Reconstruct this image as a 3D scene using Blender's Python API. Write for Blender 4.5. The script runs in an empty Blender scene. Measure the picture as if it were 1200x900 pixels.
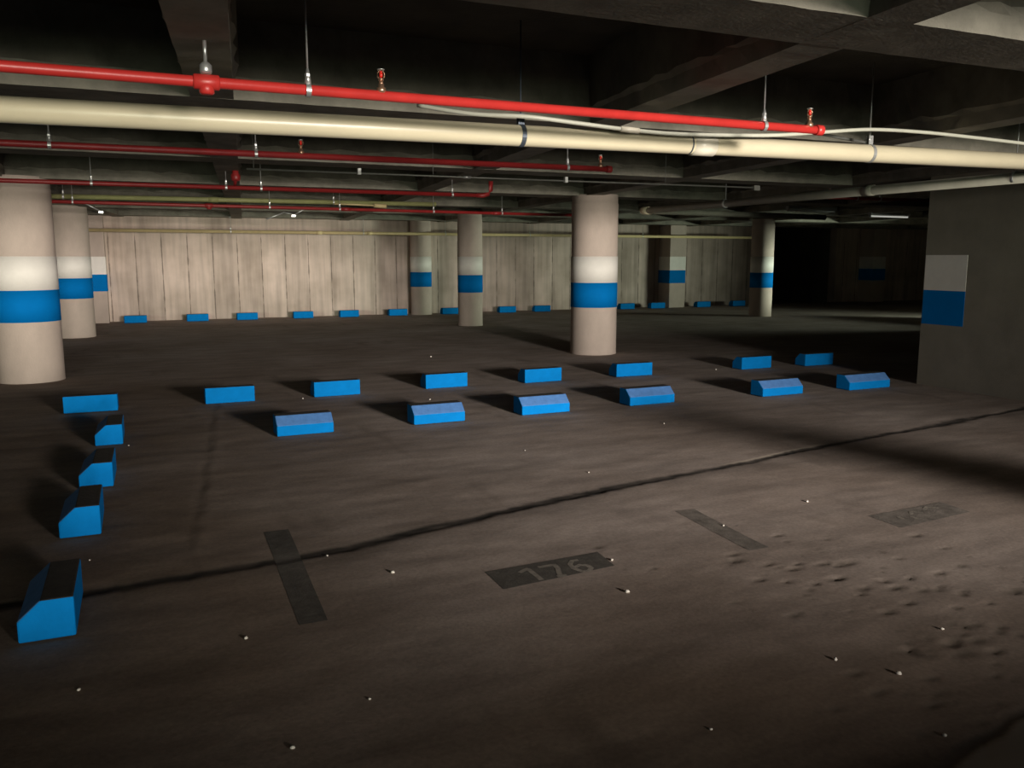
import bpy, math, random
import numpy as np
from mathutils import Vector, Matrix

# ------------------------------------------------------------------ world frame
# x runs along the rows of bays, y runs into the garage (towards the far wall), z up, metres.
C = bpy.context.scene.collection
rnd = random.Random(7)
R = math.radians

# ------------------------------------------------------------------ materials
def mat(name, base, rough=.85, var=.25, scale=3., bump=.0, bscale=40., metal=0., spec=.3, dark=None, emit=None, stretch=(1, 1, 1), attr=None):
    """noise-mottled procedural material"""
    m = bpy.data.materials.new(name); m.use_nodes = True
    nt = m.node_tree; N = nt.nodes; L = nt.links
    b = N['Principled BSDF']
    b.inputs['Roughness'].default_value = rough
    b.inputs['Metallic'].default_value = metal
    b.inputs['Specular IOR Level'].default_value = spec
    tc = N.new('ShaderNodeTexCoord'); mp = N.new('ShaderNodeMapping')
    mp.inputs['Scale'].default_value = stretch
    L.new(tc.outputs['Object'], mp.inputs['Vector'])
    n = N.new('ShaderNodeTexNoise'); n.inputs['Scale'].default_value = scale; n.inputs['Detail'].default_value = 6
    n.inputs['Roughness'].default_value = .62
    L.new(mp.outputs['Vector'], n.inputs['Vector'])
    r = N.new('ShaderNodeValToRGB')
    d = dark if dark else tuple(c * (1 - var) for c in base)
    lite = tuple(min(1, c * (1 + var * .6)) for c in base)
    r.color_ramp.elements[0].position = .3; r.color_ramp.elements[0].color = (*d, 1)
    r.color_ramp.elements[1].position = .7; r.color_ramp.elements[1].color = (*lite, 1)
    L.new(n.outputs['Fac'], r.inputs['Fac'])
    L.new(r.outputs['Color'], b.inputs['Base Color'])
    if bump:
        n2 = N.new('ShaderNodeTexNoise'); n2.inputs['Scale'].default_value = bscale; n2.inputs['Detail'].default_value = 5
        L.new(mp.outputs['Vector'], n2.inputs['Vector'])
        bp = N.new('ShaderNodeBump'); bp.inputs['Strength'].default_value = bump; bp.inputs['Distance'].default_value = .01
        L.new(n2.outputs['Fac'], bp.inputs['Height']); L.new(bp.outputs['Normal'], b.inputs['Normal'])
    if emit:
        b.inputs['Emission Color'].default_value = (*emit[0], 1); b.inputs['Emission Strength'].default_value = emit[1]
    return m

M = {}
M['column'] = mat('column_concrete', (.50, .41, .355), .9, .16, 2.2, .25, 60, stretch=(1, 1, .6))
M['white'] = mat('white_paint', (.78, .74, .69), .6, .06, 5, .08, 80)
M['blue'] = mat('blue_paint', (.001, .165, .50), .8, .06, 5, .05, 80, spec=.04)
M['stopblue'] = mat('stop_blue_paint', (.002, .200, .57), .8, .10, 9, .08, 60, spec=.05)
M['stopdust'] = mat('stop_dusty_bevel', (.09, .22, .50), .85, .2, 12, .15, 60, spec=.08)
M['stoptop'] = mat('stop_dirty_top', (.05, .045, .04), .95, .35, 14, .3, 60)
M['red'] = mat('red_pipe_paint', (.55, .035, .03), .38, .12, 8, .05, 60, spec=.5)
M['redold'] = mat('dull_red_pipe_paint', (.30, .022, .022), .45, .2, 6, .08, 60, spec=.5)
M['brass'] = mat('sprinkler_brass', (.62, .38, .25), .3, .15, 60, metal=.8)
M['bulb'] = mat('sprinkler_bulb_red', (.7, .03, .02), .15, .05, 60, spec=.6)
M['zinc'] = mat('galvanised_steel', (.62, .63, .62), .35, .12, 50, metal=.7)
M['cream'] = mat('cream_pvc', (.66, .59, .42), .32, .07, 7, .04, 50, spec=.5, stretch=(.4, 1, 1))
M['creamlight'] = mat('pale_coupling', (.80, .74, .60), .35, .05, 8, spec=.5)
M['paleconduit'] = mat('pale_conduit', (.62, .62, .52), .4, .08, 8, spec=.5)
M['darkconduit'] = mat('dull_steel_conduit', (.22, .22, .20), .45, .15, 20, metal=.4)
M['grey_pipe'] = mat('grey_drain_pvc', (.34, .33, .27), .5, .12, 6)
M['yellow'] = mat('yellow_gas_paint', (.66, .53, .28), .45, .1, 8, spec=.4)
M['olive'] = mat('olive_pipe_paint', (.30, .30, .13), .5, .15, 6)
M['strap'] = mat('dark_strap', (.10, .12, .15), .45, .15, 30, metal=.5)
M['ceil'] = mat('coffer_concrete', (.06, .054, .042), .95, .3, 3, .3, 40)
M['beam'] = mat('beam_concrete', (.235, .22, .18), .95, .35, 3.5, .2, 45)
M['ribshade'] = mat('rib_shade_concrete', (.13, .12, .095), .95, .35, 4, .2, 30)  # darker tone paints in the shade on rib faces above the lip
M['stub'] = mat('grey_stub_concrete', (.26, .235, .19), .95, .15, 2.5, .2, 60)
M['tube'] = mat('tube_white', (.8, .8, .78), .4, .03, 5)
M['tubelit'] = mat('tube_faint_glow', (.8, .8, .78), .4, .03, 5, emit=((.95, .95, .85), .4))
M['fixture'] = mat('fixture_enamel', (.35, .35, .33), .5, .05, 5)
M['pebble'] = mat('pale_pebble', (.75, .70, .62), .9, .2, 60)
M['patch'] = mat('dark_floor_paint', (.10, .09, .078), .85, .3, 18, .2, 90)
M['patchworn'] = mat('worn_floor_paint', (.19, .165, .142), .9, .45, 10, .2, 90)
M['digit'] = mat('worn_grey_digit_paint', (.26, .23, .195), .9, .4, 22, .2, 90)
M['lawn'] = mat('lawn_green', (.12, .2, .05), .95, .3, 3)

# floor: brown dirty concrete with three attributes (tar in the joints, worn pits, pale cement)
def floor_mat():
    m = bpy.data.materials.new('dirty_floor_concrete'); m.use_nodes = True
    nt = m.node_tree; N = nt.nodes; L = nt.links; b = N['Principled BSDF']
    b.inputs['Roughness'].default_value = .92; b.inputs['Specular IOR Level'].default_value = .15
    tc = N.new('ShaderNodeTexCoord')
    def noise(sc, det, vec=None, st=None):
        n = N.new('ShaderNodeTexNoise'); n.inputs['Scale'].default_value = sc; n.inputs['Detail'].default_value = det
        n.inputs['Roughness'].default_value = .6
        if st:
            mp = N.new('ShaderNodeMapping'); mp.inputs['Scale'].default_value = st
            L.new(tc.outputs['Object'], mp.inputs['Vector']); L.new(mp.outputs['Vector'], n.inputs['Vector'])
        else:
            L.new(tc.outputs['Object'], n.inputs['Vector'])
        return n
    def ramp(fac, p0, c0, p1, c1):
        r = N.new('ShaderNodeValToRGB')
        r.color_ramp.elements[0].position = p0; r.color_ramp.elements[0].color = (*c0, 1)
        r.color_ramp.elements[1].position = p1; r.color_ramp.elements[1].color = (*c1, 1)
        L.new(fac, r.inputs['Fac']); return r
    def mix(fac, a, bcol, mode='MIX'):
        x = N.new('ShaderNodeMix'); x.data_type = 'RGBA'; x.blend_type = mode
        if isinstance(fac, float): x.inputs[0].default_value = fac
        else: L.new(fac, x.inputs[0])
        L.new(a, x.inputs[6])
        if isinstance(bcol, tuple): x.inputs[7].default_value = (*bcol, 1)
        else: L.new(bcol, x.inputs[7])
        return x.outputs[2]
    big = ramp(noise(.55, 4).outputs['Fac'], .35, (.29, .232, .195), .68, (.41, .345, .307))
    mid = ramp(noise(3.2, 7, st=(.5, 1.6, 1)).outputs['Fac'], .3, (.74, .74, .74), .7, (1.12, 1.12, 1.12))
    col = mix(1., big.outputs['Color'], mid.outputs['Color'], 'MULTIPLY')
    fine = ramp(noise(55, 4).outputs['Fac'], .3, (.84, .84, .84), .72, (1.12, 1.12, 1.12))
    col = mix(1., col, fine.outputs['Color'], 'MULTIPLY')
    oil = ramp(noise(1.3, 3, st=(1.4, .5, 1)).outputs['Fac'], .60, (0, 0, 0), .74, (.55, .55, .55))
    col = mix(oil.outputs['Color'], col, (.15, .12, .10))
    at = N.new('ShaderNodeAttribute'); at.attribute_name = 'floor_shade'  # painted-in shade, multiplied into the floor colour
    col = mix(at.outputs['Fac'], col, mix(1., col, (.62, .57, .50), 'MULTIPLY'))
    for nm, c in (('tar', (.018, .016, .014)), ('pit', (.13, .108, .085)), ('pale', (.46, .40, .32))):
        at = N.new('ShaderNodeAttribute'); at.attribute_name = nm
        col = mix(at.outputs['Fac'], col, c)
    L.new(col, b.inputs['Base Color'])
    n2 = noise(70, 4); bp = N.new('ShaderNodeBump'); bp.inputs['Strength'].default_value = .25; bp.inputs['Distance'].default_value = .004
    L.new(n2.outputs['Fac'], bp.inputs['Height']); L.new(bp.outputs['Normal'], b.inputs['Normal'])
    return m
M['floor'] = floor_mat()

# far wall: board-marked poured concrete, vertical joints every 0.58 m
def wall_mat():
    m = bpy.data.materials.new('board_marked_wall'); m.use_nodes = True
    nt = m.node_tree; N = nt.nodes; L = nt.links; b = N['Principled BSDF']
    b.inputs['Roughness'].default_value = .95; b.inputs['Specular IOR Level'].default_value = .1
    tc = N.new('ShaderNodeTexCoord'); sp = N.new('ShaderNodeSeparateXYZ'); L.new(tc.outputs['Object'], sp.inputs[0])
    def math_(op, a, v=None):
        x = N.new('ShaderNodeMath'); x.operation = op
        if isinstance(a, (int, float)): x.inputs[0].default_value = a
        else: L.new(a, x.inputs[0])
        if v is not None:
            if isinstance(v, (int, float)): x.inputs[1].default_value = v
            else: L.new(v, x.inputs[1])
        return x.outputs[0]
    nz = N.new('ShaderNodeTexNoise'); nz.inputs['Scale'].default_value = 1.4; nz.inputs['Detail'].default_value = 7
    L.new(tc.outputs['Object'], nz.inputs['Vector'])
    mp = N.new('ShaderNodeMapping'); mp.inputs['Scale'].default_value = (5, 1, .35); L.new(tc.outputs['Object'], mp.inputs['Vector'])
    nv = N.new('ShaderNodeTexNoise'); nv.inputs['Scale'].default_value = 1.6; nv.inputs['Detail'].default_value = 6
    L.new(mp.outputs['Vector'], nv.inputs['Vector'])
    r = N.new('ShaderNodeValToRGB')
    r.color_ramp.elements[0].position = .32; r.color_ramp.elements[0].color = (.46, .368, .312, 1)
    r.color_ramp.elements[1].position = .66; r.color_ramp.elements[1].color = (.64, .515, .455, 1)
    L.new(nz.outputs['Fac'], r.inputs['Fac'])
    r2 = N.new('ShaderNodeValToRGB')
    r2.color_ramp.elements[0].position = .32; r2.color_ramp.elements[0].color = (.78, .78, .77, 1)
    r2.color_ramp.elements[1].position = .62; r2.color_ramp.elements[1].color = (1.06, 1.06, 1.05, 1)
    L.new(nv.outputs['Fac'], r2.inputs['Fac'])
    mx = N.new('ShaderNodeMix'); mx.data_type = 'RGBA'; mx.blend_type = 'MULTIPLY'; mx.inputs[0].default_value = 1
    L.new(r.outputs['Color'], mx.inputs[6]); L.new(r2.outputs['Color'], mx.inputs[7])
    # each board a slightly different tone
    board = math_('FLOOR', math_('DIVIDE', math_('ADD', sp.outputs['X'], .6), .573))
    wn = N.new('ShaderNodeTexWhiteNoise'); wn.noise_dimensions = '1D'; L.new(board, wn.inputs['W'])
    tone = N.new('ShaderNodeMapRange'); tone.inputs['To Min'].default_value = .9; tone.inputs['To Max'].default_value = 1.06
    L.new(wn.outputs['Value'], tone.inputs['Value'])
    mt = N.new('ShaderNodeVectorMath'); mt.operation = 'SCALE'; L.new(mx.outputs[2], mt.inputs[0]); L.new(tone.outputs['Result'], mt.inputs['Scale'])
    # ragged dark seeps along the joints, below 2.05 m
    fr = math_('ABSOLUTE', math_('SUBTRACT', math_('FRACT', math_('DIVIDE', math_('ADD', sp.outputs['X'], .6 + .2865), .573)), .5))
    nj = N.new('ShaderNodeTexNoise'); nj.inputs['Scale'].default_value = 5; nj.inputs['Detail'].default_value = 6
    L.new(tc.outputs['Object'], nj.inputs['Vector'])
    wdt = N.new('ShaderNodeMapRange'); wdt.inputs['From Min'].default_value = .35; wdt.inputs['From Max'].default_value = .7
    wdt.inputs['To Min'].default_value = .008; wdt.inputs['To Max'].default_value = .055
    L.new(nj.outputs['Fac'], wdt.inputs['Value'])
    seam = math_('SUBTRACT', 1., math_('DIVIDE', fr, wdt.outputs['Result']))
    seam = math_('MAXIMUM', seam, 0.)
    hi = N.new('ShaderNodeMapRange'); hi.inputs['From Min'].default_value = 2.1; hi.inputs['From Max'].default_value = 1.95
    L.new(sp.outputs['Z'], hi.inputs['Value'])
    seam = math_('MULTIPLY', math_('MULTIPLY', seam, hi.outputs['Result']), .75)
    m3 = N.new('ShaderNodeMix'); m3.data_type = 'RGBA'; L.new(seam, m3.inputs[0]); L.new(mt.outputs[0], m3.inputs[6]); m3.inputs[7].default_value = (.07, .055, .045, 1)
    L.new(m3.outputs[2], b.inputs['Base Color'])
    bp = N.new('ShaderNodeBump'); bp.inputs['Strength'].default_value = .5; bp.inputs['Distance'].default_value = .02
    inv = math_('SUBTRACT', math_('MULTIPLY', nv.outputs['Fac'], .4), seam)
    L.new(inv, bp.inputs['Height']); L.new(bp.outputs['Normal'], b.inputs['Normal'])
    return m
M['wall'] = wall_mat()
M['plainwall'] = mat('plain_wall_concrete', (.16, .14, .115), .95, .2, 2, .2, 40)

# ------------------------------------------------------------------ mesh collector
class MB:
    def __init__(s): s.v = []; s.f = []; s.mi = []; s.sm = []
    def add(s, v, f, mi=0, smooth=False):
        o = len(s.v); s.v += [tuple(p) for p in v]
        for q in f: s.f.append(tuple(i + o for i in q)); s.mi.append(mi); s.sm.append(smooth)
    def box(s, a, b, mi=0):
        (x0, y0, z0), (x1, y1, z1) = a, b
        v = [(x0, y0, z0), (x1, y0, z0), (x1, y1, z0), (x0, y1, z0), (x0, y0, z1), (x1, y0, z1), (x1, y1, z1), (x0, y1, z1)]
        s.add(v, [(0, 3, 2, 1), (4, 5, 6, 7), (0, 1, 5, 4), (1, 2, 6, 5), (2, 3, 7, 6), (3, 0, 4, 7)], mi)
    def tube(s, pts, r, n=14, mi=0, caps=True):
        pts = [Vector(p) for p in pts]; rings = []
        rr = r if isinstance(r, (list, tuple)) else [r] * len(pts)
        for i, p in enumerate(pts):
            t = (pts[min(i + 1, len(pts) - 1)] - pts[max(i - 1, 0)]).normalized()
            up = Vector((0, 0, 1)) if abs(t.z) < .95 else Vector((1, 0, 0))
            u = t.cross(up).normalized(); w = u.cross(t).normalized()
            rings.append([p + (u * math.cos(2 * math.pi * k / n) + w * math.sin(2 * math.pi * k / n)) * rr[i] for k in range(n)])
        v = [q for g in rings for q in g]; f = []
        for i in range(len(pts) - 1):
            for k in range(n):
                a, b = i * n + k, i * n + (k + 1) % n
                f.append((a, b, b + n, a + n))
        s.add(v, f, mi, True)
        if caps:
            s.add(rings[0], [tuple(range(n))], mi); s.add(rings[-1], [tuple(reversed(range(n)))], mi)
    def lathe(s, prof, c=(0, 0, 0), n=40, mi=0, smooth=True):
        v = []; f = []
        for r, z in prof:
            v += [(c[0] + r * math.cos(2 * math.pi * k / n), c[1] + r * math.sin(2 * math.pi * k / n), c[2] + z) for k in range(n)]
        for i in range(len(prof) - 1):
            for k in range(n):
                a, b = i * n + k, i * n + (k + 1) % n
                f.append((a, b, b + n, a + n))
        s.add(v, f, mi, smooth)
    def prism(s, prof, x0, x1, mis):
        """profile in (y,z), extruded along x; mis: material per side then for the ends"""
        n = len(prof)
        v = [(x0, y, z) for y, z in prof] + [(x1, y, z) for y, z in prof]
        for k in range(n):
            s.add([v[k], v[(k + 1) % n], v[(k + 1) % n + n], v[k + n]], [(0, 3, 2, 1)], mis[k])
        s.add(v[:n], [tuple(reversed(range(n)))], mis[n]); s.add(v[n:], [tuple(range(n))], mis[n])
    def build(s, name, mats, parent=None, loc=None):
        me = bpy.data.meshes.new(name); me.from_pydata(s.v, [], s.f)
        if not isinstance(mats, (list, tuple)): mats = [mats]
        for m in mats: me.materials.append(m)
        me.polygons.foreach_set('material_index', s.mi); me.polygons.foreach_set('use_smooth', s.sm)
        me.update()
        import bmesh
        bm = bmesh.new(); bm.from_mesh(me)
        bmesh.ops.remove_doubles(bm, verts=bm.verts, dist=1e-5)
        bmesh.ops.recalc_face_normals(bm, faces=bm.faces)
        bm.to_mesh(me); bm.free()
        o = bpy.data.objects.new(name, me); C.objects.link(o)
        if parent: o.parent = parent
        if loc: o.location = loc
        return o

def tag(o, label, cat, group=None, kind=None):
    o['label'] = label; o['category'] = cat
    if group: o['group'] = group
    if kind: o['kind'] = kind
    return o
def thing(name, loc, label, cat, group=None):
    o = bpy.data.objects.new(name, None); C.objects.link(o); o.location = loc; o.empty_display_size = .1
    return tag(o, label, cat, group)
def struct(o): o['kind'] = 'structure'; return o
def bevel(o, w, seg=2):
    b = o.modifiers.new('bevel', 'BEVEL'); b.width = w; b.segments = seg; b.limit_method = 'ANGLE'; b.angle_limit = R(30); return o

# ------------------------------------------------------------------ floor
CRACK = [(-4., 4.0), (-.63, 4.12), (-.30, 4.13), (.58, 4.22), (1.19, 4.36), (2.12, 4.61), (3.65, 4.885), (5.37, 5.235), (7.75, 5.64), (8.5, 5.75)]
cx = np.array([p[0] for p in CRACK]); cyy = np.array([p[1] for p in CRACK])
SEAM = [(.95, 11.6), (.61, 8.83), (.45, 7.2), (.27, 5.63), (.16, 4.5)]
PITS = [(3.11, 2.73), (3.02, 2.58), (3.13, 3.06), (2.91, 2.74), (3.17, 2.46), (3.09, 2.31), (2.84, 2.21), (2.82, 2.14), (2.77, 1.97), (2.54, 2.05),
        (2.39, 1.91), (2.21, 1.79), (2.33, 1.68), (2.47, 2.68), (3.03, 3.10), (2.66, 3.32), (3.59, 2.49), (2.13, 3.77)]
prng = np.random.RandomState(3)
PIT2 = [(x, y, .012 + .02 * prng.rand(), 1.2 + 1.3 * prng.rand()) for x, y in PITS]
for _ in range(150):
    c = [(3.0, 2.55, .30), (2.85, 2.2, .16), (2.4, 1.95, .3), (3.2, 2.9, .3), (3.5, 2.4, .35), (2.9, 3.2, .4)][prng.randint(6)]
    PIT2.append((c[0] + prng.randn() * c[2], c[1] + prng.randn() * c[2] * .7, .006 + .014 * prng.rand() ** 2, 1 + 1.6 * prng.rand()))
def vnoise(x, y, seed):
    """smooth value noise"""
    xi = np.floor(x).astype(int); yi = np.floor(y).astype(int); xf = x - xi; yf = y - yi
    xf = xf * xf * (3 - 2 * xf); yf = yf * yf * (3 - 2 * yf)
    def h(a, b):
        n = (a * 374761393 + b * 668265263 + seed * 982451653) & 0x7fffffff
        n = ((n ^ (n >> 13)) * 1274126177) & 0x7fffffff
        return ((n ^ (n >> 16)) & 0xffff) / 65535.
    return (h(xi, yi) * (1 - xf) + h(xi + 1, yi) * xf) * (1 - yf) + (h(xi, yi + 1) * (1 - xf) + h(xi + 1, yi + 1) * xf) * yf
def crack_d(x, y):
    yc = np.interp(x, cx, cyy) + .05 * (vnoise(x * 2.3, x * 0 + .5, 1) - .5) + .03 * (vnoise(x * 7, x * 0 + .5, 2) - .5) + .022 * (vnoise(x * 22, x * 0 + .5, 3) - .5)
    return y - yc
def floor_fields(x, y):
    near = np.clip((13 - y) / 4, 0, 1)
    z = (vnoise(x * .9, y * 2.1, 5) - .5) * .010 * near + (vnoise(x * 3.1, y * 6.5, 6) - .5) * .0035 * near + (vnoise(x * 12, y * 14, 8) - .5) * .0012 * near
    z -= .0065
    d = crack_d(x, y)
    w = .016 + .045 * vnoise(x * 1.6, x * 0 + 2.5, 4)
    dep = .6 + .6 * vnoise(x * 1.7, x * 0 + 7.5, 9)
    g = np.exp(-(d / w) ** 2)
    jag = .55 + .9 * vnoise(x * 14, y * 22, 14)
    z = z - .007 * g * dep * jag 
    tar = np.clip(1.5 * np.exp(-((d - .004) / (w * 1.15)) ** 2) * dep, 0, 1) * (.8 + .2 * vnoise(x * 8, y * 30, 13))
    tar = np.maximum(tar, .45 * np.exp(-((d + .10) / .10) ** 2) * vnoise(x * 1.3, x * 0 + 5.5, 12))
    chip = .55 * np.exp(-((d - w * .9 - .012) / .012) ** 2) * np.clip((vnoise(x * 1.9, x * 0 + 9.5, 15) - .5) * 5, 0, 1) * np.clip(x, 0, 1)
    # construction seam running into the garage
    ys = np.array([p[1] for p in SEAM])[::-1]; xs = np.array([p[0] for p in SEAM])[::-1]
    sx = np.interp(y, ys, xs) + .06 * (vnoise(y * 3, y * 0 + .5, 21) - .5)
    inside = np.clip((y - 4.45) / .3, 0, 1) * np.clip((11.8 - y) / 1.5, 0, 1)
    ds = x - sx
    z = z - .003 * np.exp(-(ds / .03) ** 2) * inside * (.4 + vnoise(y * 6, x * 3, 23)) + .006 * np.exp(-((ds - .05) / .05) ** 2) * inside * vnoise(y * 5, x * 4, 24)
    pit = .10 * np.exp(-(ds / .04) ** 2) * inside
    for px, py, r, e in PIT2:
        m = (np.abs(x - px) < r * 6) & (np.abs(y - py) < r * 6)
        if m.any():
            q = np.exp(-(((x[m] - px) / (r * e)) ** 2 + ((y[m] - py) / r) ** 2))
            z[m] -= .006 * q * min(1, r / .015) * (.3 + 1.2 * vnoise(x[m] * 60, y[m] * 60, 41)); pit[m] = np.maximum(pit[m], .8 * q)
    # cement patch at the near right with a broken edge
    edge = 1.64 + (x - 2.13) * .22 + .03 * (vnoise(x * 9, x * 0 + 3.5, 31) - .5)
    pale = np.clip((edge - y) / .02, 0, 1) * np.clip((x - 2.02) / .03, 0, 1) * .75
    pale = np.maximum(pale, chip)
    eg = np.exp(-((y - edge - .015) / .018) ** 2) * np.clip((x - 2.0) / .05, 0, 1) * (y < 2.4)
    z -= .008 * eg; pit = np.maximum(pit, .7 * eg)
    shd = np.clip((1.6 - x + 2.2 * (vnoise(x * .6, y * .5, 51) - .5)) / 1.8, 0, 1) * np.clip((15 - y) / 5, 0, 1)  # shade put into the colour: left and near floor darkened, broken by noise
    shd = np.maximum(shd, np.clip((3.6 - y + 1.4 * (vnoise(x * .8, y * .8, 52) - .5) + .30 * (x - 2)) / 1.2, 0, 1) * np.clip((5 - x) / 3.2, .35, 1))
    shd = shd * (.65 + .5 * vnoise(x * 1.7, y * 2.6, 53))
    return z, tar, pit, pale, shd
def floor_z(x, y):
    return float(floor_fields(np.array([x]), np.array([y]))[0][0])
def axis(segs):
    out = []
    for a, b, st in segs: out += list(np.arange(a, b - 1e-6, st))
    return np.array(out + [segs[-1][1]])
gx = axis([(-10, -3, .5), (-3, -1, .06), (-1, 4.6, .018), (4.6, 8.5, .035), (8.5, 27, .6)])
gy = axis([(-1.6, 1.2, .1), (1.2, 5.8, .016), (5.8, 9, .04), (9, 13, .08), (13, 22.2, .6)])
X, Y = np.meshgrid(gx, gy); nx, ny = len(gx), len(gy)
z, tar, pit, pale, floor_shade = floor_fields(X.ravel(), Y.ravel())
verts = np.stack([X.ravel(), Y.ravel(), z], 1)
ii = np.arange(nx - 1)[None, :] + nx * np.arange(ny - 1)[:, None]
quads = np.stack([ii, ii + 1, ii + 1 + nx, ii + nx], -1).reshape(-1, 4)
me = bpy.data.meshes.new('floor')
me.vertices.add(len(verts)); me.vertices.foreach_set('co', verts.ravel())
me.loops.add(quads.size); me.loops.foreach_set('vertex_index', quads.ravel().astype(np.int32))
me.polygons.add(len(quads)); me.polygons.foreach_set('loop_start', np.arange(0, quads.size, 4, dtype=np.int32))
me.polygons.foreach_set('use_smooth', np.ones(len(quads), dtype=bool))
me.update(calc_edges=True)
for nm, a in (('tar', tar), ('pit', pit), ('pale', pale), ('floor_shade', np.clip(floor_shade, 0, 1))):
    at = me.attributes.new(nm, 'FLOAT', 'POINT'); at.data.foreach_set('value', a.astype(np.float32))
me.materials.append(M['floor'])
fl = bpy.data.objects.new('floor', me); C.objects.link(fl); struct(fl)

# ------------------------------------------------------------------ walls
FAR = 22.1
def wallbox(name, a, b, m):
    q = MB(); q.box(a, b); return struct(q.build(name, m))
wallbox('wall_far', (-10, FAR, -.1), (18.5, FAR + .3, 2.9), M['wall'])
wallbox('wall_far_right', (21.4, FAR, -.1), (30, FAR + .3, 2.9), M['wall'])
q = MB(); q.box((18.2, FAR + .3, -.1), (18.5, FAR + 6, 2.9)); q.box((21.4, FAR + .3, -.1), (21.7, FAR + 6, 2.9)); q.box((18.2, FAR + 6, -.1), (21.7, FAR + 6.3, 2.9)); q.box((18.2, FAR, 2.88), (21.7, FAR + 6, 3.2)); q.box((18.5, FAR - .02, -.3), (21.4, FAR + 6, -.02))
struct(q.build('wall_recess', M['plainwall']))
wallbox('wall_left', (-10.3, -1.8, -.1), (-10, FAR, 2.9), M['plainwall'])
wallbox('wall_right', (8.5, -1.5, -.1), (8.85, 7.36, 2.9), M['stub'])
wallbox('wall_core', (15.8, 3, -.1), (16.1, 12.4, 2.9), M['plainwall'])
wallbox('wall_end', (27, -1.5, -.1), (27.3, FAR, 2.9), M['plainwall'])
wallbox('wall_back_right', (8.85, -1.8, -.1), (27, -1.5, 2.9), M['plainwall'])
wallbox('wall_back', (-10, -1.8, -.1), (1.2, -1.5, .12), M['plainwall'])
wallbox('wall_back', (1.2, -1.8, -.1), (8.85, -1.5, .84), M['plainwall'])

# ------------------------------------------------------------------ waffle ceiling: slab and two families of ribs
SOF, SLAB = 2.42, 2.87
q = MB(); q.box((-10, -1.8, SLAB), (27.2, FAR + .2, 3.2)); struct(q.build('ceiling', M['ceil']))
def rib(mesh, p0, p1, w, seed):
    """rib from p0 to p1 with slightly flared, ragged arrises"""
    p0, p1 = Vector((*p0, 0)), Vector((*p1, 0)); t = (p1 - p0); L = t.length; t.normalize(); nrm = Vector((-t.y, t.x, 0))
    n = max(2, int(L / .12)); rr = random.Random(seed); rows = []
    for i in range(n + 1):
        p = p0 + t * (L * i / n)
        row = []
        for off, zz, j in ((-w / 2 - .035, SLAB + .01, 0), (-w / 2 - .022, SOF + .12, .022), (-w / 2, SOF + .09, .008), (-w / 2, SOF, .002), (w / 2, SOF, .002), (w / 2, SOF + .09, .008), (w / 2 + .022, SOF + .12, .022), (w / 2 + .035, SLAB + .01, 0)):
            row.append(p + nrm * (off + rr.uniform(-j, j)) + Vector((0, 0, zz + rr.uniform(-j, j) * .7)))
        rows.append(row)
    v = [a for r_ in rows for a in r_]; f = []; g = []; k = len(rows[0])
    for i in range(n):
        for j in range(k - 1):
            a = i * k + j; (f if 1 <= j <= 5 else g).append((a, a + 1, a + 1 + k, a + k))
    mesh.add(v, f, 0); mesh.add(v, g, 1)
XR = [(-.3, .42), (2.86, .42), (5.66, .40), (8.85, .42), (12.0, .55), (15.2, .42), (18.3, .55), (21.35, .42)]
for i, (yc, w) in enumerate(XR):
    q = MB(); rib(q, (-10, yc), (27, yc + .0), w, i); struct(q.build('ceiling_beam', [M['beam'], M['ribshade']]))
for k in range(-3, 11):
    x0 = -.14 + 2.63 * k; w = .24
    q = MB(); rib(q, (x0 - .11 * 1.7, -1.7), (x0 + .11 * FAR, FAR), w, 50 + k); struct(q.build('ceiling_beam', [M['beam'], M['ribshade']]))

# unseen sloping blocker off to the right, shaped to cast the dark floor stripe
q = MB(); kl = [(6.4, -.05), (5.22, .386), (4.92, .56), (4.64, .89), (4.5, 1.0)]; kr = [(4.74, 1.04), (5.06, .89), (5.84, .56), (6.22, .386), (7.5, -.05)]
kp = kl + kr; n = len(kp)
q.add([(x, .85, z) for x, z in kp] + [(x, .97, z) for x, z in kp], [tuple(reversed(range(n))), tuple(range(n, 2 * n))] + [(k, (k + 1) % n, (k + 1) % n + n, k + n) for k in range(n)])
struct(q.build('stripe_blocker', M['plainwall']))
# unseen slot added to trim the far lamp's spill, hidden behind the grey corner wall
wallbox('spill_block_sill', (18, 6, -.1), (18.2, 15.2, .5), M['plainwall'])
wallbox('spill_block_head', (18, 6, 1.55), (18.2, 15.2, 2.9), M['plainwall'])

# pilasters on the far wall
def band_box(q, x0, x1, y0, y1, z0, z1, e=.004): q.box((x0 - e, y0 - e, z0), (x1 + e, y1, z1))
BZ = (.725, 1.105, 1.505)
def square_pilaster(x0, x1, y0, label):
    t = thing('square_pilaster', ((x0 + x1) / 2, y0, 0), label, 'column', 'square pilasters on the far wall')
    o = Vector(t.location)
    def pt(nm, m, z0, z1, e):
        q = MB(); q.box((x0 - e - o.x, y0 - e - o.y, z0), (x1 + e - o.x, FAR - o.y - .002, z1)); return q.build(nm, m, t)
    bevel(pt('shaft', M['column'], 0, SOF, 0), .01)
    pt('blue_band', M['blue'], BZ[0], BZ[1], .004)['label'] = 'painted blue band'
    pt('white_band', M['white'], BZ[1], BZ[2], .004)['label'] = 'painted white band'
square_pilaster(-1.25, -.66, 21.55, 'square concrete pilaster with white and blue bands at the wall’s left corner')
square_pilaster(14.44, 14.99, 21.5, 'square pilaster with white and blue bands on the wall between the two slim round columns')
square_pilaster(22.45, 23.0, 21.5, 'banded square pilaster in the darkness beside the grey corner wall')

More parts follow.
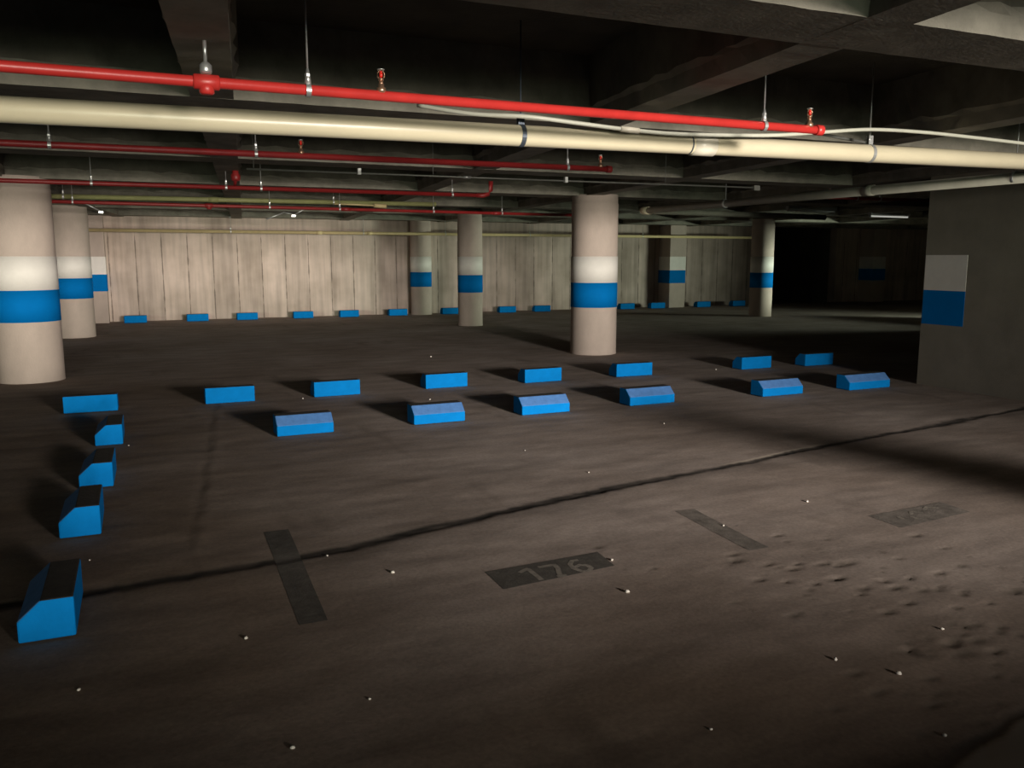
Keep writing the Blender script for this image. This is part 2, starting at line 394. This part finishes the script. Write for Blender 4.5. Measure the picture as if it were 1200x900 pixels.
def round_column(x, y, r, label):
    t = thing('round_column', (x, y, 0), label, 'column', 'round concrete columns')
    q = MB(); rr = random.Random(int(x * 100)); prof = [(r + .004, -.01), (r, .03)]
    for zz in (.3, .6, BZ[0], 1.0, BZ[2], 1.8, 2.1, 2.3): prof.append((r + rr.uniform(-.0015, .0015), zz))
    prof += [(r - .002, 2.31), (r - .006, 2.315), (r - .006, SOF + .02)]
    q.lathe(prof, n=56); q.build('shaft', M['column'], t)
    for nm, m, z0, z1 in (('blue_band', M['blue'], BZ[0], BZ[1]), ('white_band', M['white'], BZ[1], BZ[2])):
        b = MB(); e = r + .0045
        b.lathe([(r - .002, z0), (e, z0), (e, z1), (r - .002, z1)], n=56, smooth=False)
        o = b.build(nm, m, t)
        for p in o.data.polygons: p.use_smooth = abs(p.normal.z) < .5
        o['label'] = 'painted ' + nm.replace('_', ' ')
    return t
round_column(-1.28, 11.96, .37, 'thick round concrete column with white and blue bands, nearest at the left edge')
round_column(-1.16, 18.2, .355, 'thick banded concrete column standing just behind the nearest left one')
round_column(6.55, 11.84, .36, 'thick round concrete column with white and blue bands in the middle of the garage')
round_column(6.72, 17.77, .27, 'slim banded concrete column standing left of the thick middle column')
round_column(6.83, 21.72, .275, 'slim banded round column right against the far wall')
round_column(14.6, 17.6, .28, 'slim pale banded round column beyond the middle column, beside the dark area')

# painted band on the corner wall
t = thing('painted_wall_marking', (8.5, 7.08, .72), 'white over blue painted rectangle on the grey corner wall', 'wall marking')
for nm, m, z0, z1 in (('white_panel', M['white'], 1.115, 1.52), ('blue_panel', M['blue'], .72, 1.115)):
    q = MB(); q.box((-.003, -.285, z0 - .72), (.001, .272, z1 - .72)); q.build(nm, m, t)['label'] = nm.split('_')[0] + ' painted panel'

# ------------------------------------------------------------------ wheel stops
W, H = .205, .165
def stop_mesh(dirty=True):
    q = MB()
    prof = [(0, 0), (0, .088), (.085, H), (W, H), (W, 0)]      # bevelled side at y=0
    q.prism(prof, -.25, .25, [0, 1, 2, 0, 0, 0])
    # white chipped base line and two pin holes
    return q
base = None
def wheel_stop(x, y, rz, label, group, var):
    """x,y is the middle of the near lower edge"""
    global base
    if base is None:
        base = stop_mesh().build('wheel_stop', [M['stopblue'], M['stopdust'], M['stoptop']]); bevel(base, .008, 2); o = base
    else:
        o = base.copy(); C.objects.link(o)
    o.location = (x, y, 0); o.rotation_euler = (0, 0, rz)
    tag(o, label, 'wheel stop', group)
    return o
r2 = random.Random(5)
FL = [(.996, 1.475, 7.25, 'blue wheel stop with pale sloping face, leftmost of the front row'),
      (2.203, 2.697, 7.28, 'blue wheel stop with pale sloping face, second from left in the front row'),
      (3.288, 3.804, 7.32, 'blue wheel stop with pale sloping face, third from left in the front row'),
      (4.504, 5.054, 7.36, 'blue wheel stop with pale sloping face, in front of the thick middle column'),
      (6.124, 6.688, 7.28, 'blue wheel stop with pale sloping face, second from the corner wall in front row'),
      (7.322, 7.959, 7.25, 'blue wheel stop with pale sloping face, front row stop closest to the corner wall')]
for x0, x1, y, lab in FL:
    o = wheel_stop((x0 + x1) / 2, y, R(r2.uniform(-1, 2)), lab, 'front row of blue wheel stops', 0); o.scale.x = (x1 - x0) / .5
BL = [(-.735, -.255, 9.16, 'blue wheel stop beside the foot of the nearest left column'),
      (.559, 1.05, 9.19, 'blue wheel stop, second from left in the back row'),
      (1.661, 2.168, 9.19, 'blue wheel stop, third from left in the back row, above the leftmost front stop'),
      (2.949, 3.463, 9.27, 'blue wheel stop, fourth from left in the back row'),
      (4.174, 4.674, 9.23, 'blue wheel stop, back row, just left of the thick middle column'),
      (5.46, 5.984, 9.24, 'blue wheel stop, back row, right below the thick middle column'),
      (7.366, 7.866, 9.2, 'blue wheel stop half in shade, back row, second from its right end'),
      (8.414, 8.914, 9.15, 'dark blue wheel stop in deep shade at the right end of back row')]
for x0, x1, y, lab in BL:
    o = wheel_stop((x0 + x1) / 2, y + W, math.pi + R(r2.uniform(-1, 2)), lab, 'back row of blue wheel stops', 0); o.scale.x = (x1 - x0) / .5
    o.location.y = y + W
LL = [(-.413, 3.65, 'large blue wheel stop seen end-on, closest to the camera at lower left'),
      (-.369, 5.005, 'end-on blue wheel stop, second closest in the left file'),
      (-.327, 6.07, 'end-on blue wheel stop, third in the left file'),
      (-.290, 7.45, 'end-on blue wheel stop, farthest and smallest in the left file')]
for x, y, lab in LL:
    o = wheel_stop(x - W / 2, y + .25, R(-90 + r2.uniform(-1, 1)), lab, 'left file of end-on wheel stops', 0)
FX = [(-.36, 'small blue wheel stop by the far wall, nearest its left corner'), (.98, 'small blue wheel stop by the far wall, second from left corner'),
      (2.11, 'small blue wheel stop by the far wall, third from left corner'), (3.45, 'small blue wheel stop by the far wall, fourth from left corner'),
      (4.59, 'small blue wheel stop by the far wall, fifth from left corner'), (5.87, 'small blue wheel stop just left of the round column against the far wall'),
      (7.3, 'small blue wheel stop half hidden behind the slim middle column'), (8.95, 'small dim wheel stop just right of the slim middle column'),
      (10.0, 'small dim wheel stop left of the thick middle column, by far wall'), (12.72, 'small dim wheel stop just right of the thick middle column'),
      (13.77, 'small dim wheel stop at the foot of the square wall pilaster'), (15.4, 'dim wheel stop just right of the square wall pilaster'),
      (16.7, 'dim wheel stop by the far wall next to the slim pale column')]
for x, lab in FX:
    o = wheel_stop(x + .25, 21.42 + W, math.pi + R(r2.uniform(-2, 2)), lab, 'wheel stops along the far wall', 0)

# ------------------------------------------------------------------ floor markings
def drape(name, m, outline, parent, lift=.0011, cell=.02):
    """outline: convex quad (x,y) corners; a fine grid draped on the floor"""
    (ax, ay), (bx, by), (cx_, cy_), (dx, dy) = outline
    L1 = math.hypot(bx - ax, by - ay); L2 = math.hypot(dx - ax, dy - ay)
    n1 = max(2, int(L1 / cell)); n2 = max(2, int(L2 / cell))
    u, v = np.meshgrid(np.linspace(0, 1, n1 + 1), np.linspace(0, 1, n2 + 1))
    px = (ax * (1 - u) + bx * u) * (1 - v) + (dx * (1 - u) + cx_ * u) * v
    py = (ay * (1 - u) + by * u) * (1 - v) + (dy * (1 - u) + cy_ * u) * v
    zz = floor_fields(px.ravel(), py.ravel())[0] + lift
    q = MB(); k = n1 + 1
    o0 = parent.location if parent else Vector((0, 0, 0))
    q.add([(a - o0.x, b - o0.y, c - o0.z) for a, b, c in zip(px.ravel(), py.ravel(), zz)], [(j * k + i, j * k + i + 1, (j + 1) * k + i + 1, (j + 1) * k + i) for j in range(n2) for i in range(n1)], 0, True)
    return q.build(name, m, parent)
def ribbon(q, pts, w, o0, lift):
    """flat stroke along pts draped on the floor"""
    P = []
    for i in range(len(pts) - 1):
        a, b = Vector(pts[i]), Vector(pts[i + 1]); n = max(1, int((b - a).length / .012))
        for k in range(n): P.append(a.lerp(b, k / n))
    P.append(Vector(pts[-1])); v = []
    for i, p in enumerate(P):
        t = (P[min(i + 1, len(P) - 1)] - P[max(i - 1, 0)]).normalized(); nn = Vector((-t.y, t.x))
        for s_ in (-1, 1):
            c = p + nn * (w / 2 * s_); v.append((c.x - o0.x, c.y - o0.y, floor_z(c.x, c.y) + lift - o0.z))
    q.add(v, [(2 * i, 2 * i + 1, 2 * i + 3, 2 * i + 2) for i in range(len(P) - 1)], 0, True)
t = thing('bay_number', (1.76, 3.56, 0), 'worn stencilled number 176 on a dark painted rectangle', 'floor marking')
drape('backing', M['patch'], [(1.45, 3.43), (2.075, 3.50), (2.09, 3.70), (1.452, 3.67)], t)['label'] = 'dark painted rectangle'
def dig(x, y, pts, name):
    q = MB()
    for st in pts: ribbon(q, [(x + a * .125, y + b * .165) for a, b in st], .026, t.location, .0019)
    q.build(name, M['digit'], t)['label'] = 'faded grey numeral'
dig(1.615, 3.465, [[(-.1, .78), (.32, .97), (.36, .9), (.36, 0)]], 'numeral')
dig(1.715, 3.472, [[(0, .92), (.72, .92), (.66, .6), (.48, .25), (.42, .04)], [(.25, .04), (.66, .04)]], 'numeral')
dig(1.865, 3.482, [[(.62, .92), (.36, .95), (.1, .7), (.02, .35), (.2, .05), (.48, .02), (.7, .2), (.66, .42), (.42, .54), (.12, .42)]], 'numeral')
t = thing('bay_number', (4.15, 3.52, 0), 'almost erased bay number on a dark patch, farther right', 'floor marking')
drape('backing', M['patchworn'], [(3.84, 3.36), (4.46, 3.42), (4.48, 3.64), (3.85, 3.61)], t)['label'] = 'rubbed dark patch'
for pts in ([(3.98, 3.47), (4.0, 3.53)], [(4.06, 3.44), (4.07, 3.50)], [(4.10, 3.52), (4.15, 3.57), (4.19, 3.52)], [(4.25, 3.56), (4.31, 3.60), (4.36, 3.55)]):
    q = MB(); ribbon(q, pts, .024, t.location, .0019)
    q.build('worn_stroke', M['digit'], t)['label'] = 'rubbed pale paint strokes'
o = drape('painted_bay_line', M['patch'], [(.526, 3.42), (.645, 3.42), (.69, 4.73), (.555, 4.73)], None)
tag(o, 'dark painted-over bay line crossing the long crack', 'floor marking', 'painted over bay lines')
o = drape('painted_bay_line', M['patchworn'], [(2.82, 3.40), (2.945, 3.40), (2.995, 4.13), (2.865, 4.14)], None)
tag(o, 'faint dark painted-over bay line right of the number 176', 'floor marking', 'painted over bay lines')

# ------------------------------------------------------------------ pebbles and grit
PEB = [(-.277, 3.188, 8, 'pale pebble in front of the nearest end-on wheel stop'),
       (1.04, 3.835, 11, 'white pebble on the floor left of the number 176'),
       (.31, 3.379, 10, 'pale pebble just left of the painted-over bay line’s near end'),
       (-.307, 4.613, 6, 'tiny pebble beside the second closest end-on wheel stop'),
       (2.098, 3.567, 9, 'pale pebble at the right end of the number 176'),
       (1.955, 3.182, 13, 'larger pale stone just below and right of the number 176'),
       (2.956, 3.796, 8, 'pale pebble on the faint right-hand bay line'),
       (3.731, 3.98, 9, 'small white pebble above the almost erased number'),
       (2.323, 2.289, 10, 'pale pebble with a long shadow on the near floor, smaller of two'),
       (2.455, 2.115, 12, 'tan pebble with a long shadow on the near floor, larger of two'),
       (2.262, 1.758, 9, 'white pebble beside a broken hollow near the bottom right'),
       (2.921, 2.321, 9, 'white pebble among the pitted floor at right'),
       (.646, 2.716, 6, 'tiny pebble on the empty floor below the number 176'),
       (2.834, 5.159, 7, 'small white pebble just beyond the middle of the long crack'),
       (2.709, 5.977, 6, 'small white pebble between the long crack and the front row'),
       (.353, 2.515, 9, 'white pebble alone on the near floor at the bottom'),
       (.80, 4.20, 6, 'tiny pebble right of the bay line where it meets the crack'),
       (-.15, 7.40, 8, 'tiny pebble at the farthest end-on wheel stop'),
       (1.541, 9.158, 10, 'pale pebble left of the third back row stop'),
       (2.772, 8.563, 11, 'pale pebble between the second front stop and back row'),
       (4.316, 6.454, 9, 'pale pebble in front of the fourth front row stop'),
       (4.007, 12.304, 16, 'pale stone left of the thick middle column’s foot'),
       (7.061, 9.353, 14, 'pale stone left of the half shaded back row stop'),
       (1.606, 2.087, 6, 'tiny pebble on the near floor right of centre')]
for x, y, s_, lab in PEB:
    rr = random.Random(int(x * 991 + y * 77)); q = MB(); s = s_ * .0008
    n1, n2 = 7, 5; v = []; f = []
    rings = []
    for j in range(n2 + 1):
        th_ = math.pi * j / n2
        for i in range(n1):
            a = 2 * math.pi * i / n1; d = s * rr.uniform(.82, 1.12)
            v.append((1.25 * d * math.sin(th_) * math.cos(a), d * math.sin(th_) * math.sin(a), .75 * d * math.cos(th_)))
    for j in range(n2):
        for i in range(n1):
            f.append((j * n1 + i, j * n1 + (i + 1) % n1, (j + 1) * n1 + (i + 1) % n1, (j + 1) * n1 + i))
    q.add(v, f, 0, True); o = q.build('pebble', M['pebble'], None, (x, y, floor_z(x, y) + s * .62)); o.rotation_euler.z = rr.uniform(0, 6)
    tag(o, lab, 'pebble', 'loose pebbles on the floor')

# ------------------------------------------------------------------ overhead services
def line_at(p0, p1, x): k = (x - p0[0]) / (p1[0] - p0[0]); return tuple(p0[i] + (p1[i] - p0[i]) * k for i in range(3))
def sub(p, o): return (p[0] - o[0], p[1] - o[1], p[2] - o[2])
def hanger(root, p, r, top=SLAB, m='zinc', name='hanger'):
    """clevis hanger: ring round the pipe, yoke, threaded rod up to the slab"""
    q = MB(); n = 20; x, y, z = p
    ring = [(x, y + (r + .003) * math.cos(2 * math.pi * k / n), z + (r + .003) * math.sin(2 * math.pi * k / n)) for k in range(n + 1)]
    v = []
    for a in ring:
        cc = Vector((a[0], a[1] - y, a[2] - z)); cc.x = 0; cc.normalize()
        for e in (0, .003):
            for dx in (-.011, .011): v.append((x + dx, a[1] + cc.y * e, a[2] + cc.z * e))
    f = []
    for k in range(n):
        b = 4 * k; f += [(b + 2, b + 3, b + 7, b + 6), (b, b + 4, b + 5, b + 1), (b, b + 2, b + 6, b + 4), (b + 1, b + 5, b + 7, b + 3)]
    q.add(v, f)
    q.tube([(x, y, z + r + .002), (x, y, z + r + .03), (x, y, z + r + .07)], [.016, .013, .006], 8)
    q.tube([(x, y, z + r + .03), (x, y, top)], .0045, 8)
    q.lathe([(.013, 0), (.013, .012), (.0, .012)], (x, y, z + r + .035), 6, smooth=False)
    return q.build(name, M[m], root)
def sprinkler(root, p, r, s=1.):
    """upright sprinkler: tee boss, threaded stem, frame arms, glass bulb, deflector"""
    x, y, z = p; z0 = z + r
    q = MB(); q.lathe([(.0, -r * .5), (r * .95, -r * .5), (r * .95, .012 * s), (.014 * s, .016 * s), (.014 * s, .03 * s), (.0, .03 * s)], (x, y, z0), 16)
    st = q.build('sprinkler_head', M['brass'], root)
    q = MB(); q.lathe([(.010 * s, .028 * s), (.010 * s, .046 * s), (.013 * s, .046 * s), (.013 * s, .054 * s), (0, .054 * s)], (x, y, z0), 12)
    for d in (-1, 1):
        q.tube([(x + d * .008 * s, y, z0 + .05 * s), (x + d * .017 * s, y, z0 + .062 * s), (x + d * .017 * s, y, z0 + .078 * s), (x + d * .004 * s, y, z0 + .094 * s)], .003 * s, 6)
    q.build('frame', M['brass'], st)
    q = MB(); q.lathe([(0, .054 * s), (.008 * s, .062 * s), (.009 * s, .074 * s), (.005 * s, .088 * s), (0, .09 * s)], (x, y, z0), 10); q.build('glass_bulb', M['bulb'], st)
    q = MB(); q.lathe([(0, .094 * s), (.016 * s, .092 * s), (.018 * s, .096 * s), (0, .1 * s)], (x, y, z0), 12); q.build('deflector', M['zinc'], st)
def tee(root, p, r, m, down=.03):
    q = MB(); x, y, z = p
    q.tube([(x - .055, y, z), (x - .05, y, z), (x + .05, y, z), (x + .055, y, z)], [r * 1.1, r * 1.4, r * 1.4, r * 1.1], 16)
    q.tube([(x, y, z - r - down), (x, y, z - r - down + .008), (x, y, z)], [r * .9, r * 1.35, r * 1.3], 16)
    return q.build('tee_fitting', M[m], root)
def pipe(name, label, p0, p1, r, m, group=None, cat='pipe', couplings=(), hangers=(), sprinklers=(), tees=(), cap=False, hm='zinc', cm=None, cr=1.18, top=SLAB):
    t = thing(name, p0, label, cat, group); o = p0
    q = MB(); q.tube([(0, 0, 0), sub(line_at(p0, p1, (p0[0] + p1[0]) / 2), o), sub(p1, o)], r, 22); q.build('pipe_run', M[m], t)
    for x in couplings:
        a = sub(line_at(p0, p1, x - .07), o); b = sub(line_at(p0, p1, x + .07), o)
        q = MB(); q.tube([a, a, b, b], [r, r * cr, r * cr, r], 22); q.build('coupling', M[cm or m], t)
    for x in hangers: hanger(t, sub(line_at(p0, p1, x), o), r, top - o[2], hm)
    for x in sprinklers: sprinkler(t, sub(line_at(p0, p1, x), o), r)
    for x in tees: tee(t, sub(line_at(p0, p1, x), o), r, m)
    if cap:
        e = Vector(sub(p1, o)); q = MB(); q.tube([e + Vector((-.03, 0, 0)), e + Vector((.018, 0, 0))], r * 1.3, 16); q.build('end_cap', M[m], t)['label'] = 'end cap'
        q = MB(); q.tube([e + Vector((.012, 0, 0)), e + Vector((.03, 0, 0))], r * .62, 6); q.build('end_plug', M['zinc'], t)['label'] = 'bright square plug'
    return t
GR = 'red sprinkler branch pipes'
t1 = pipe('sprinkler_pipe', 'bright red sprinkler pipe, nearest and highest, capped at its right end', (-6, 4.05, 2.262), (3.74, 4.05, 2.239), .0235, 'red', GR,
          hangers=(-2.6, .755, 3.33), sprinklers=(1.094, 3.662), tees=(.32,), cap=True)
q = MB(); q.lathe([(0, 0), (.022, 0), (.026, .01), (.026, .035), (.016, .045), (.008, .05), (.008, SOF - 2.28), (.03, SOF - 2.28), (.03, SOF - 2.272), (0, SOF - 2.272)], (.32 + 6, .0, .02), 16)
q.build('beam_clamp', M['zinc'], t1)
t2 = pipe('sprinkler_pipe', 'dull red sprinkler pipe under the cream drain pipe, capped beside the middle column', (-6, 6.8, 2.247), (3.9, 6.8, 2.27), .0235, 'redold', GR,
          hangers=(-3.6, -.505, .864, 3.483), sprinklers=(1.198, 3.81), cap=True)
t3 = pipe('sprinkler_pipe', 'thin dark red sprinkler pipe crossing in front of the left column’s top', (-6, 9.97, 2.253), (3.9, 9.97, 2.246), .023, 'redold', GR,
          hangers=(-3.2, -.385, .937, 1.306, 3.546), couplings=())
q = MB(); q.tube([(3.86 + 6, 0, -.007), (3.95 + 6, 0, -.007), (4.02 + 6, 0, .01), (4.05 + 6, 0, .05), (4.05 + 6, 0, SOF - 2.253)], .027, 16); q.build('elbow', M['redold'], t3)
q = MB(); q.lathe([(0, 0), (.04, 0), (.05, .02), (.05, .06), (.035, .08), (.035, .13), (0, .13)], (1.03 + 6, -.1, .06), 16)
q.tube([(1.03 + 6, -.1, .1), (1.03 + 6, 0, .02)], .02, 10); q.build('riser_fitting', M['redold'], t3)
t4 = pipe('sprinkler_pipe', 'farthest dark red sprinkler pipe, running above the far wall’s top', (-6, 13.3, 2.262), (7.6, 13.3, 2.205), .024, 'redold', GR,
          hangers=(-3, -.761, 1.854, 2.9, 4.409, 5.6), tees=(1.0,), couplings=(3.0, 5.5))
for bx in (-.64, 2.42):
    q = MB(); a = (bx + 6, 0, -.02); d = 1 if bx < 0 else -1
    q.tube([a, (bx + 6 + d * .22, .02, -.14)], .010, 8)
    if d < 0: q.tube([(bx + 6 - .35, .02, -.1), (bx + 6 - .62, .02, -.21)], .010, 8); q.tube([(bx + 6 - .2, .02, -.13), (bx + 6 - .38, .02, -.1)], .008, 8)
    q.box((bx + 6 + d * .22 - .03, 0, -.165), (bx + 6 + d * .22 + .03, .04, -.135)); q.build('sway_brace', M['zinc'], t4)

# cream drain pipe with coupling and strap hangers
tw = thing('drain_pipe', (-6, 4.8, 2.15), 'thick cream drain pipe running the full width of the garage', 'pipe')
P0, P1 = (-6, 4.8, 2.142), (8.5, 4.8, 2.272); o0 = tw.location
q = MB(); q.tube([sub(P0, o0), sub(line_at(P0, P1, 1), o0), sub(P1, o0)], .0625, 28); q.build('pipe_run', M['cream'], tw)
a, b = line_at(P0, P1, 3.36), line_at(P0, P1, 3.53)
q = MB(); q.tube([sub(a, o0), sub(a, o0), sub(b, o0), sub(b, o0)], [.0625, .0705, .0705, .0625], 28); q.build('coupling', M['creamlight'], tw)['label'] = 'paler coupling sleeve'
q = MB(); a = line_at(P0, P1, 3.345); q.tube([sub(line_at(P0, P1, 3.335), o0), sub(a, o0)], .0645, 28); q.build('joint_ring', M['strap'], tw)
for hx, hm in ((-2.0, 'strap'), (2.143, 'strap'), (4.904, 'zinc')):
    p = sub(line_at(P0, P1, hx), o0); q = MB(); n = 24
    v = []; f = []
    for k in range(n + 1):
        a = 2 * math.pi * k / n
        for rr_ in (.0628, .0660):
            for dx in (-.014, .014): v.append((p[0] + dx, p[1] + rr_ * math.cos(a), p[2] + rr_ * math.sin(a)))
    for k in range(n):
        b = 4 * k; f += [(b + 2, b + 3, b + 7, b + 6), (b, b + 4, b + 5, b + 1), (b, b + 2, b + 6, b + 4), (b + 1, b + 5, b + 7, b + 3)]
    q.add(v, f)
    for s_ in (-1, 1): q.box((p[0] - .02, p[1] + s_ * .013 - .002, p[2] + .06), (p[0] + .02, p[1] + s_ * .013 + .002, p[2] + .125))
    q.tube([(p[0], p[1], p[2] + .1), (p[0], p[1], SLAB - o0.z)], .005, 8)
    q.tube([(p[0], p[1] - .025, p[2] + .1), (p[0], p[1] + .025, p[2] + .1)], .007, 6)
    hh = q.build('strap_hanger', M[hm], tw)
    if hm == 'strap': hh['label'] = 'dark blue-grey strap hanger'

# thin pale conduit that sags over the drain pipe
tp = thing('conduit', (1.6, 4.66, 2.3), 'thin pale plastic conduit wandering just above the cream drain pipe', 'pipe')
pts = [(1.6, 5.1, 2.40), (1.85, 4.85, 2.33), (2.13, 4.67, 2.305), (2.45, 4.65, 2.285), (2.79, 4.65, 2.268), (3.19, 4.65, 2.263), (3.86, 4.65, 2.292), (4.29, 4.65, 2.335), (4.75, 4.65, 2.38), (5.24, 4.65, 2.39), (5.77, 4.65, 2.381), (6.33, 4.65, 2.366), (7.2, 4.65, 2.34), (8.5, 4.65, 2.33)]
def smooth(pts, n=6):
    P = [Vector(p) for p in pts]; out = []
    for i in range(len(P) - 1):
        a, b, c, d = P[max(i - 1, 0)], P[i], P[i + 1], P[min(i + 2, len(P) - 1)]
        for k in range(n):
            t_ = k / n
            out.append(.5 * ((2 * b) + (c - a) * t_ + (2 * a - 5 * b + 4 * c - d) * t_ ** 2 + (3 * b - a - 3 * c + d) * t_ ** 3))
    return out + [P[-1]]
q = MB(); q.tube([sub(p, tp.location) for p in smooth(pts)], .0125, 12); q.build('conduit_run', M['paleconduit'], tp)
q = MB(); q.tube([sub((2.74, 4.65, 2.2695), tp.location), sub((2.87, 4.65, 2.2645), tp.location)], .018, 14); q.build('coupling', M['creamlight'], tp)
tq = thing('conduit', (4.2, 4.98, 2.4), 'short thin grey conduit behind the capped end of the bright red pipe', 'pipe')
q = MB(); q.tube([(0, 0, 0), (.4, 0, -.015), (.86, 0, -.055)], .010, 10); q.build('conduit_run', M['darkconduit'], tq)
q = MB(); q.tube([(.84, 0, -.053), (.9, 0, -.06)], .018, 10); q.build('end_fitting', M['zinc'], tq)

# thin steel conduit with white clips
tc_ = thing('conduit', (.92, 7.9, 2.256), 'thin dark steel conduit with white clips, in front of the middle column’s top', 'pipe')
q = MB(); q.tube([(0, 0, 0), (2.5, 0, .003), (5.49, 0, .012)], .0085, 10); q.build('conduit_run', M['darkconduit'], tc_)
for x in (.99, 3.11):
    q = MB(); q.box((x - .016, -.02, -.012), (x + .016, .02, .045)); bevel(q.build('clip', M['tube'], tc_), .004)['label'] = 'white clip'
q = MB(); q.tube([(2.0, 0, .003), (2.08, 0, .003)], .013, 10); q.build('coupling', M['zinc'], tc_)
for x in (.06, 1.7, 4.3):
    q = MB(); q.tube([(x, 0, .0), (x, 0, SLAB - 2.24)], .003, 6); q.build('rod', M['darkconduit'], tc_)
q = MB(); q.box((5.46, -.025, -.02), (5.54, .025, .035)); q.build('end_box', M['darkconduit'], tc_)

# grey drain along the corner wall, with elbow and lower branch
tg = thing('drain_pipe', (7.18, 4.93, 2.19), 'dull grey drain pipe running inward along the grey corner wall', 'pipe')
q = MB(); q.tube([(0, 0, 0), (0, 3, .008), (0, 6.52, .008)], .05, 20); q.build('pipe_run', M['grey_pipe'], tg)
q = MB(); q.tube([(0, 6.37, .008), (0, 6.49, .01), (.03, 6.57, .015), (.10, 6.62, .015), (.22, 6.65, .015)], .058, 18); q.build('elbow', M['cream'], tg)['label'] = 'pale elbow'
q = MB(); q.tube([(.2, 6.65, .015), (1.5, 6.67, .005), (3.8, 6.72, -.015)], .045, 18); q.build('branch', M['grey_pipe'], tg)
q = MB(); q.tube([(0, 2.0, .008), (0, 2.14, .008)], .057, 20); q.build('coupling', M['grey_pipe'], tg)
for y in (.4, 4.5):
    q = MB(); q.tube([(0, y, .06), (0, y, SLAB - 2.19)], .005, 8); q.tube([(0, y - .015, .008), (0, y + .015, .008)], .056, 20); q.build('hanger', M['zinc'], tg)

# yellow pipe along the far wall
ty = pipe('gas_pipe', 'thin yellow pipe running along the top of the far wall', (-1.0, 21.22, 2.085), (17.4, 21.22, 2.075), .038, 'yellow',
          hangers=(2.05, 5.2, 7.35, 9.75, 13.3), couplings=(4.1, 5.35), top=SOF + .3)
# olive pipe with a short pale branch beyond the fourth red pipe
to = pipe('gas_pipe', 'olive green pipe just above the farthest red sprinkler pipe', (-1.9, 13.75, 2.335), (4.6, 13.75, 2.36), .035, 'olive', couplings=(1.1,), hangers=(-.9, 2.9))
q = MB(); q.tube([(4.8, -.05, -.01), (5.1, -.1, -.015), (5.45, -.12, -.025)], .014, 10); q.tube([(5.42, -.12, -.025), (5.62, -.12, -.03)], .034, 14); q.build('branch', M['yellow'], to)['label'] = 'pale branch with a fitting'

# small smoke-dark sprinkler stubs near the corner wall
ts = pipe('sprinkler_pipe', 'short dim red sprinkler pipe above the grey drain, near the corner wall', (8.2, 8.95, 2.28), (10.6, 8.95, 2.29), .02, 'redold', GR, hangers=(8.98, 9.4), sprinklers=(8.5,))

# fluorescent fittings in the dark part
def tube_light(x, y, z, rz, m, label):
    t = thing('fluorescent_light', (x, y, z), label, 'ceiling light', 'fluorescent strip lights'); t.rotation_euler.z = rz
    q = MB(); q.box((-.62, -.045, .03), (.62, .045, .085)); bevel(q.build('housing', M['fixture'], t), .008)
    q = MB(); q.tube([(-.585, 0, 0), (.585, 0, 0)], .017, 14); q.build('tube', M[m], t)['label'] = 'white glass tube'
    for s_ in (-1, 1):
        q = MB(); q.box((s_ * .6 - .015, -.02, -.02), (s_ * .6 + .015, .02, .04)); q.build('lamp_holder', M['fixture'], t)
    for s_ in (-.4, .4):
        q = MB(); q.tube([(s_, 0, .08), (s_, 0, SLAB - z)], .005, 8); q.build('hanger', M['zinc'], t)
tube_light(11.92, 13.0, 2.37, R(2), 'tube', 'unlit fluorescent strip light beyond the slim pale column')
tube_light(15.0, 14.0, 2.36, R(4), 'tubelit', 'faintly glowing fluorescent strip light beside the grey corner wall')

# ------------------------------------------------------------------ light
def aim(o, d): o.rotation_euler = Vector(d).to_track_quat('-Z', 'Y').to_euler()
def sun(name, elev, az, ang, e, col):
    l = bpy.data.lights.new(name, 'SUN'); l.energy = e; l.angle = R(ang); l.color = col
    o = bpy.data.objects.new(name, l); C.objects.link(o); o.location = (3, -8, 3)
    aim(o, (math.sin(R(az)) * math.cos(R(elev)), math.cos(R(az)) * math.cos(R(elev)), -math.sin(R(elev)))); return o
sun('low_daylight', -.5, -6.5, 9, 2.05, (1, .89, .79))
sun('lawn_glow', .3, 7, 16, .95, (.86, 1, .74))
def area(name, loc, d, sx, sy, e, col, spread=180):
    l = bpy.data.lights.new(name, 'AREA'); l.shape = 'RECTANGLE'; l.size = sx; l.size_y = sy; l.energy = e; l.color = col; l.spread = R(spread)
    o = bpy.data.objects.new(name, l); C.objects.link(o); o.location = loc; aim(o, d); return o
area('centre_floor_fill', (4.9, -9, 2.4), (-.07, 1, -.165), 1.7, .85, 200, (1, .92, .84), 40)  # added unseen lamp, brightens the centre floor and front stops
area('far_ramp_daylight', (22, 11, 1.0), (-12, 8, .1), 2.2, .9, 175, (.86, 1, .80), 66)

w = bpy.data.worlds.new('world'); bpy.context.scene.world = w; w.use_nodes = True
w.node_tree.nodes['Background'].inputs['Color'].default_value = (.6, .7, .8, 1)
w.node_tree.nodes['Background'].inputs['Strength'].default_value = .15

# ------------------------------------------------------------------ camera
cam = bpy.data.cameras.new('camera'); cam.sensor_width = 36; cam.lens = 36 * 1000 / 1200; cam.clip_end = 200; cam.clip_start = .05
co = bpy.data.objects.new('camera', cam); C.objects.link(co); co.location = (0, 0, 1.5)
yaw, pitch = R(23.5), math.atan(149 / 1000)
d = Vector((math.sin(yaw) * math.cos(pitch), math.cos(yaw) * math.cos(pitch), -math.sin(pitch)))
co.rotation_euler = d.to_track_quat('-Z', 'Y').to_euler()
S = bpy.context.scene; S.camera = co
vs = S.view_settings; vs.view_transform = 'Standard'; vs.look = 'None'; vs.exposure = 0.0; vs.gamma = 1; vs.use_curve_mapping = False
S.cycles.max_bounces = 8; S.cycles.diffuse_bounces = 5
